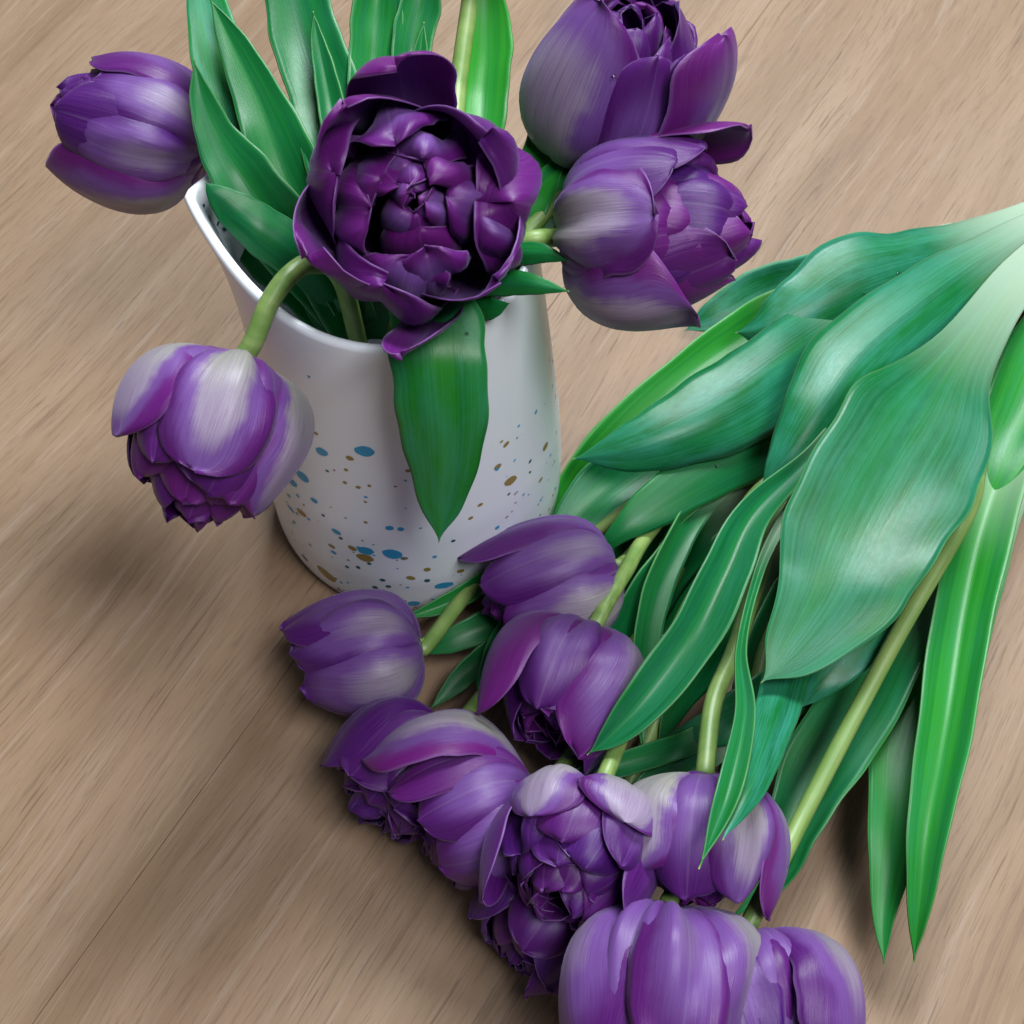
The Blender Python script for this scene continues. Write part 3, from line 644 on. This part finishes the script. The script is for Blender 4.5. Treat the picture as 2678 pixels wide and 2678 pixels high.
# --- L
b, tp = bz(1062, 1690, .026), bz(958, 1830, .024)
Lh = tulip('small dark violet tulip half hidden under the ruffled one with the greenish petal', b, BG)
make_bloom(Lh, b, tp, 0.0225, [
    dict(phi=150, len=0.9, pale=0.2), dict(phi=-150, len=0.9, pale=0.2), dict(phi=-80, len=1.12, pale=0.12, r=1.05, hue=0.3),
    dict(phi=70, len=0.85, pale=0.16, width=0.8, tip=0.9, r=1.0, hue=0.1), dict(phi=0, len=0.82, pale=0.34, width=0.6, tip=0.95, r=1.02, hue=0.3), dict(phi=-40, len=0.95, pale=0.12, width=0.8, tip=0.9, hue=0.1)],
    inner=9, seed=76, inner_len=(0.9, 1.0), ipale=0.08, ihue=(0, 0.5), ragged=0.7)
make_stem(Lh, [b, b + (b - tp) * 0.08, bz(1170, 1520, .014), bz(1350, 1150, .010), bz(1700, 700, .010), BUTT[5]], r=0.0029)
# --- K
b, tp = bz(1122, 1512, .056), bz(1040, 1722, .066)
Kh = tulip('ruffled purple tulip with a greenish white outer petal, middle of the row', b, BG)
make_bloom(Kh, b, tp, 0.0243, [
    dict(phi=160, len=0.9, pale=0.2), dict(phi=-150, len=0.9, pale=0.2), dict(phi=-105, len=1.0, pale=0.2),
    dict(phi=102, len=1.08, pale=0.2, width=0.7, tip=0.85, r=1.04, hue=0.3), dict(phi=-72, len=0.96, pale=0.25, width=0.72, tip=0.95, r=1.0, hue=0.3),
    dict(phi=40, len=0.60, pale=1.15, width=0.72, tip=1.02, r=1.0, hue=0.4), dict(phi=-34, len=0.72, pale=0.55, width=0.55, tip=1.05, r=0.98, hue=0.2, pleat=0.9),
    dict(phi=-20, len=0.48, pale=1.6, width=0.74, tip=1.14, r=1.07, hue=0.5)],
    inner=20, seed=77, inner_len=(0.76, 1.04), inner_r=(0.96, 0.5), inner_tip=(0.98, 0.5), iw=(0.72, 0.65), dome=0.3, ipale=0.10, ihue=(0, 0.7), ragged=0.6)
make_stem(Kh, [b, bz(1150, 1445, .057), bz(1185, 1360, .048), bz(1240, 1260, .034), bz(1450, 900, .030), bz(1800, 560, .030), BUTT[6]], r=0.0029)
# --- M
b, tp = bz(1330, 1460, .066), bz(1306, 1722, .054)
Mh = tulip('purple tulip with pale grey streaked petals, crossed by a narrow leaf tip', b, BG)
make_bloom(Mh, b, tp, 0.0238, [
    dict(phi=160, len=0.9, pale=0.2), dict(phi=-150, len=0.9, pale=0.3), dict(phi=105, len=0.8, pale=0.5),
    dict(phi=6, len=0.90, pale=0.40, width=0.85, tip=0.80, r=0.99, hue=0.3), dict(phi=-84, len=0.98, pale=0.62, width=0.62, tip=0.95, r=1.03, hue=0.9),
    dict(phi=-38, len=0.88, pale=0.95, width=0.66, tip=0.85, r=1.0, hue=0.4, pleat=1.0), dict(phi=48, len=0.76, pale=1.15, width=1.0, tip=0.98, r=1.05, hue=0.7)],
    inner=12, seed=78, inner_len=(0.86, 1.02), inner_r=(0.9, 0.45), inner_tip=(0.7, 0.35), ipale=0.08, ihue=(0.2, 1), ragged=0.5)
make_stem(Mh, [b, b + (b - tp) * 0.05, bz(1346, 1325, .064), bz(1385, 1230, .060), bz(1422, 1120, .058), bz(1472, 980, .054), bz(1620, 740, .046), bz(1850, 520, .040), BUTT[7]], r=0.0031)
# --- O
b, tp = bz(1412, 1768, .052), bz(1480, 2080, .050)
Oh = tulip('pale lavender tulip cut by the bottom edge at right, on a long clear green stem', b, BG)
make_bloom(Oh, b, tp, 0.0245, [
    dict(phi=160, len=0.9, pale=0.4), dict(phi=-150, len=0.9, pale=0.4), dict(phi=105, len=0.9, pale=0.5), dict(phi=-22, len=0.9, pale=0.45, width=0.7, r=0.93, hue=0.5),
    dict(phi=28, len=0.85, pale=0.85, width=0.85, tip=0.8, r=1.0, hue=0.1), dict(phi=-66, len=0.95, pale=0.70, width=0.9, tip=0.85, belly=1.08, r=1.05, hue=0.3)],
    inner=9, seed=79, ipale=0.12)
make_stem(Oh, [b, b + (b - tp) * 0.05, bz(1440, 1690, .054), bz(1530, 1510, .052), bz(1690, 1205, .060), bz(1822, 975, .064), bz(1846, 885, .054), bz(1868, 790, .040), bz(1960, 620, .030), BUTT[8]], r=0.0030)
# --- N
b, tp = bz(1262, 1712, .058), bz(1240, 2060, .052)
Nh = tulip('big lavender purple tulip cut by the bottom edge, in front of the streaked one', b, BG)
make_bloom(Nh, b, tp, 0.0283, [
    dict(phi=160, len=0.9, pale=0.3), dict(phi=-150, len=0.9, pale=0.3), dict(phi=100, len=0.95, pale=0.5), dict(phi=-95, len=0.95, pale=0.5),
    dict(phi=22, len=0.92, pale=0.50, width=0.55, tip=0.85, r=0.95, hue=0.3, pleat=0.9, cup=0.6, crumple=0.5), dict(phi=64, len=0.92, pale=0.62, width=1.05, tip=0.85, r=1.08, hue=0.4, cup=0.66, crumple=0.8, pleat=0.8),
    dict(phi=-12, len=0.90, pale=0.55, width=0.66, tip=0.9, r=1.05, hue=0.5, cup=0.62, pleat=1.2, crumple=0.7), dict(phi=-60, len=0.9, pale=0.75, width=1.0, tip=0.85, r=1.07, hue=0.6, cup=0.66, crumple=0.8, pleat=0.8)],
    inner=9, seed=80, ipale=0.12)
make_stem(Nh, [b, b + (b - tp) * 0.04, bz(1300, 1640, .030), bz(1400, 1420, .024), bz(1600, 1000, .020), BUTT[9]], r=0.0030)

# --- leaves of the bunch (height mode: px, py, height above the table, width px, roll)
make_leaf(Mh, [(2060, 400, .050, 60), (1925, 520, .058, 80), (1815, 672, .074, 130), (1755, 776, .081, 262), (1700, 865, .083, 298), (1645, 965, .083, 300), (1600, 1060, .082, 268), (1562, 1138, .080, 214), (1492, 1232, .077, 116), (1434, 1290, .074, 0)],
          fold=0.06, wax=0.55, yel=0.05, seed=101, n=64, nu=25, ripple=0.05, wave=0.035, label='largest broad leaf lying on top of the bunch')
make_leaf(Mh, [(2050, 380, .040, 50), (1900, 465, .056, 90), (1760, 565, .066, 150), (1630, 675, .068, 190), (1550, 780, .066, 150), (1490, 860, .060, 85), (1432, 925, .052, 0)], fold=-0.35, wax=0.85, yel=0.05, seed=102, n=48, ripple=0.03)
make_leaf(Hh, [(2040, 360, .035, 40), (1850, 455, .046, 90), (1720, 500, .052, 140), (1620, 535, .055, 190), (1520, 590, .054, 150), (1450, 622, .050, 90), (1388, 628, .045, 0)], fold=-0.30, wax=0.9, yel=0.05, seed=103, n=46)
make_leaf(Hh, [(1900, 480, .030, 50), (1640, 590, .044, 130), (1500, 680, .052, 165), (1400, 752, .055, 170), (1280, 812, .055, 140), (1180, 848, .052, 85), (1080, 866, .046, 0)], fold=-0.35, wax=0.75, yel=0.0, seed=104, n=46, ripple=0.03)
make_leaf(Fh, [(1800, 470, .020, 40), (1520, 560, .026, 70), (1400, 630, .030, 86), (1270, 725, .030, 80), (1150, 840, .026, 86), (1080, 930, .018, 70), (1030, 1010, .010, 0)], fold=0.3, wax=0.1, yel=0.75, seed=105)
make_leaf(Fh, [(1800, 440, .015, 40), (1560, 520, .018, 90), (1450, 545, .018, 90), (1360, 590, .015, 70), (1290, 625, .010, 0)], fold=0.15, wax=0.9, yel=0.0, seed=106)
make_leaf(Fh, [(1500, 700, .020, 40), (1320, 800, .028, 90), (1190, 880, .030, 110), (1100, 960, .026, 90), (1040, 1050, .018, 40), (1010, 1120, .012, 0)], fold=0.2, wax=0.25, yel=0.05, seed=107)
make_leaf(Fh, [(1620, 700, .028, 60), (1480, 810, .036, 110), (1350, 880, .041, 112), (1240, 950, .042, 86), (1165, 1008, .038, 40), (1110, 1060, .026, 0)], fold=-0.2, wax=0.10, yel=0.05, seed=108)
make_leaf(Hh, [(1500, 820, .030, 40, -25), (1340, 930, .034, 55, -25), (1265, 1050, .034, 60, -25), (1225, 1170, .032, 60, -25), (1212, 1300, .028, 48, -25), (1212, 1425, .022, 0, -25)], fold=0.35, wax=0.12, yel=0.12, seed=109)
make_leaf(Hh, [(1480, 900, .020, 60, -42), (1330, 1000, .024, 110, -42), (1230, 1120, .026, 120, -42), (1160, 1240, .022, 90, -42), (1120, 1340, .016, 0, -42)], fold=0.1, wax=0.12, yel=0.05, seed=110)
make_leaf(Mh, [(1800, 600, .050, 20), (1640, 740, .058, 30), (1530, 862, .066, 34), (1425, 965, .072, 66), (1372, 1075, .074, 88), (1315, 1190, .074, 96), (1232, 1303, .070, 88), (1160, 1382, .064, 50), (1108, 1424, .058, 0)],
          fold=0.55, wax=0.35, yel=0.08, seed=111, n=56, nu=17, ripple=0.03, label='long folded leaf with a pale edge reaching to the glossy tulip')
make_leaf(Mh, [(1560, 850, .056, 30), (1462, 1010, .066, 22), (1420, 1120, .070, 17), (1398, 1230, .076, 20), (1406, 1345, .088, 38), (1372, 1500, .096, 46), (1318, 1640, .094, 0)], fold=0.6, wax=0.35, yel=0.25, seed=112, n=48, label='narrow leaf crossing the pale streaked bloom')
make_leaf(Mh, [(1600, 950, .040, 60), (1530, 1120, .052, 76), (1488, 1260, .062, 84), (1452, 1380, .078, 80), (1412, 1490, .092, 56), (1363, 1586, .096, 0)], fold=-0.3, wax=0.9, yel=0.0, seed=113, n=44)
make_leaf(Oh, [(1820, 940, .050, 60), (1720, 1090, .054, 90), (1630, 1200, .056, 90), (1565, 1275, .054, 66), (1508, 1338, .048, 0)], fold=-0.2, wax=0.9, yel=0.0, seed=114)
make_leaf(Kh, [(1640, 1150, .030, 50), (1500, 1290, .034, 105), (1400, 1350, .036, 100), (1320, 1382, .034, 60), (1248, 1396, .030, 0)], fold=0.15, wax=0.35, yel=0.05, seed=115)
make_leaf(Oh, [(1900, 860, .030, 60), (1760, 1080, .034, 110), (1640, 1300, .036, 140), (1550, 1440, .036, 140), (1495, 1560, .032, 100), (1462, 1660, .026, 50), (1370, 1740, .02, 0)], fold=0.35, wax=0.35, yel=0.25, seed=116, n=46)
make_leaf(Oh, [(1960, 720, .030, 80), (1860, 960, .030, 130), (1786, 1180, .031, 165), (1720, 1380, .031, 150), (1690, 1560, .030, 100), (1668, 1720, .022, 46), (1668, 1824, .016, 0)], fold=0.25, wax=0.2, yel=0.45, seed=117, n=46, ripple=0.02)
make_leaf(Oh, [(1980, 700, .036, 60), (1885, 900, .044, 100), (1826, 1120, .047, 108), (1786, 1350, .049, 102), (1755, 1540, .045, 80), (1735, 1700, .034, 46), (1724, 1818, .022, 0)], fold=0.6, wax=0.3, yel=0.75, seed=118, n=46, ripple=0.02, label='yellow green leaf with a pale right edge, lying apart on the wood')
make_leaf(Nh, [(2080, 480, .036, 60), (1990, 610, .044, 110), (1925, 760, .046, 130), (1880, 880, .044, 90), (1845, 990, .038, 0)], fold=0.2, wax=0.25, yel=0.65, seed=119)
make_leaf(Nh, [(2100, 560, .030, 50), (2000, 720, .032, 70), (1920, 850, .032, 70), (1870, 980, .028, 40), (1850, 1080, .02, 0)], fold=0.2, wax=0.8, yel=0.1, seed=120)
make_leaf(Jh, [(1420, 1330, .022, 40), (1300, 1400, .034, 46), (1180, 1440, .040, 46), (1090, 1468, .042, 34), (1008, 1482, .040, 0)], fold=0.3, wax=0.2, yel=0.1, seed=121)
make_leaf(Jh, [(1400, 1380, .020, 50), (1300, 1440, .026, 70), (1220, 1500, .028, 70), (1150, 1560, .024, 0)], fold=0.2, wax=0.3, yel=0.1, seed=122)
make_leaf(Gh, [(1050, 1030, .018, 30), (930, 1090, .026, 38), (840, 1140, .028, 34), (755, 1168, .028, 0)], fold=0.4, wax=0.1, yel=0.3, seed=123)
make_leaf(Gh, [(1080, 1100, .012, 40), (950, 1165, .018, 56), (860, 1205, .018, 50), (780, 1235, .014, 0)], fold=0.2, wax=0.1, yel=0.1, seed=124)
make_leaf(Ih, [(1050, 1170, .014, 40), (950, 1215, .016, 50), (870, 1280, .016, 44), (810, 1340, .014, 0)], fold=0.2, wax=0.05, yel=0.1, seed=125)
make_leaf(Ih, [(1000, 1130, .020, 40), (945, 1210, .024, 44), (918, 1280, .024, 34), (902, 1345, .022, 0)], fold=0.2, wax=0.3, yel=0.15, seed=126)
make_leaf(Kh, [(1560, 1000, .020, 90, -45), (1420, 1120, .020, 140, -45), (1330, 1230, .020, 130, -45), (1270, 1340, .016, 60, -45), (1240, 1420, .012, 0, -45)], fold=0.1, wax=0.1, yel=0.05, seed=127)
make_leaf(Nh, [(1750, 1120, .020, 60), (1600, 1290, .026, 70), (1500, 1390, .026, 66), (1420, 1470, .022, 50), (1350, 1560, .016, 0)], fold=0.2, wax=0.2, yel=0.2, seed=128)
make_leaf(Lh, [(1500, 850, .010, 90, -40), (1370, 950, .012, 130, -40), (1270, 1060, .012, 110, -40), (1190, 1160, .010, 0, -40)], fold=0.1, wax=0.05, yel=0.05, seed=129)
make_leaf(Lh, [(1200, 1560, .020, 20), (1080, 1660, .040, 24), (1020, 1715, .046, 22), (984, 1752, .046, 0)], fold=0.2, wax=0.1, yel=0.2, seed=130)

make_leaf(Lh, [(1560, 900, .006, 80, -35), (1440, 1010, .007, 150, -35), (1340, 1130, .007, 160, -35), (1260, 1250, .006, 110, -35), (1200, 1370, .004, 0, -35)], fold=0.1, wax=0.0, yel=0.0, seed=141)  # four filler leaves from here on, added low to darken the gaps
make_leaf(Ih, [(1480, 780, .008, 80, -35), (1340, 900, .009, 130, -35), (1220, 1020, .009, 130, -35), (1130, 1140, .007, 80, -35), (1060, 1260, .005, 0, -35)], fold=0.1, wax=0.0, yel=0.0, seed=142)
make_leaf(Nh, [(1680, 900, .008, 90, -30), (1560, 1080, .010, 160, -30), (1460, 1250, .010, 150, -30), (1400, 1400, .008, 90, -30), (1350, 1500, .005, 0, -30)], fold=0.1, wax=0.0, yel=0.0, seed=143)
make_leaf(Jh, [(1300, 1200, .006, 70, -30), (1200, 1310, .008, 120, -30), (1110, 1400, .008, 110, -30), (1040, 1470, .006, 0, -30)], fold=0.1, wax=0.0, yel=0.0, seed=144)

# ------------------------------------------------------------------ water drops lying on petals and leaves
bpy.context.view_layer.update()
DG = bpy.context.evaluated_depsgraph_get()
def drop(px, py, size, label, group=None, flat=0.55):
    d = direction(px, py).normalized()
    hit, p, n, idx, ob, mw = SC.ray_cast(DG, EYE, d)
    if not hit: return
    if n.dot(d) > 0: n = -n
    a = n.orthogonal().normalized(); b_ = n.cross(a)
    v, f = [], []; m, k = 12, 6
    for i in range(k + 1):
        el = math.pi / 2 * (1 - i / k * 1.25)
        for j in range(m):
            an = 2 * math.pi * j / m
            v.append(p + (a * math.cos(an) + b_ * math.sin(an)) * (size * math.cos(el)) + n * (size * flat * math.sin(el)))
    f = [(i * m + j, (i + 1) * m + j, (i + 1) * m + (j + 1) % m, i * m + (j + 1) % m) for i in range(k) for j in range(m)]
    f.append(tuple(k * m + j for j in range(m)))
    o = mesh_obj('water_drop', v, f, M_WATER)
    o['label'] = label; o['category'] = 'water drop'
    if group: o['group'] = group
DROPS = 'water drops on the blooms and leaves'
drop(1158, 148, 0.0013, 'tiny water drop shining on the tall lavender tulip at the top', DROPS, 0.7)
drop(880, 630, 0.0007, 'tiny water drop on the leaf folded over the pitcher rim', DROPS)
for px, py, sz, where in ((1630, 556, .0008, 'tiny water drop on the pale waxy leaf under the tulip pointing right'),
        (1695, 517, .0010, 'water drop high on the waxy leaf near the upper right edge of the bunch'),
        (1735, 1185, .0009, 'tiny water drop low on the largest broad leaf of the bunch'),
        (1352, 880, .0007, 'tiny water drop on the lower edge of the leaf pointing at the pitcher')):
    drop(px, py, sz, where, DROPS)
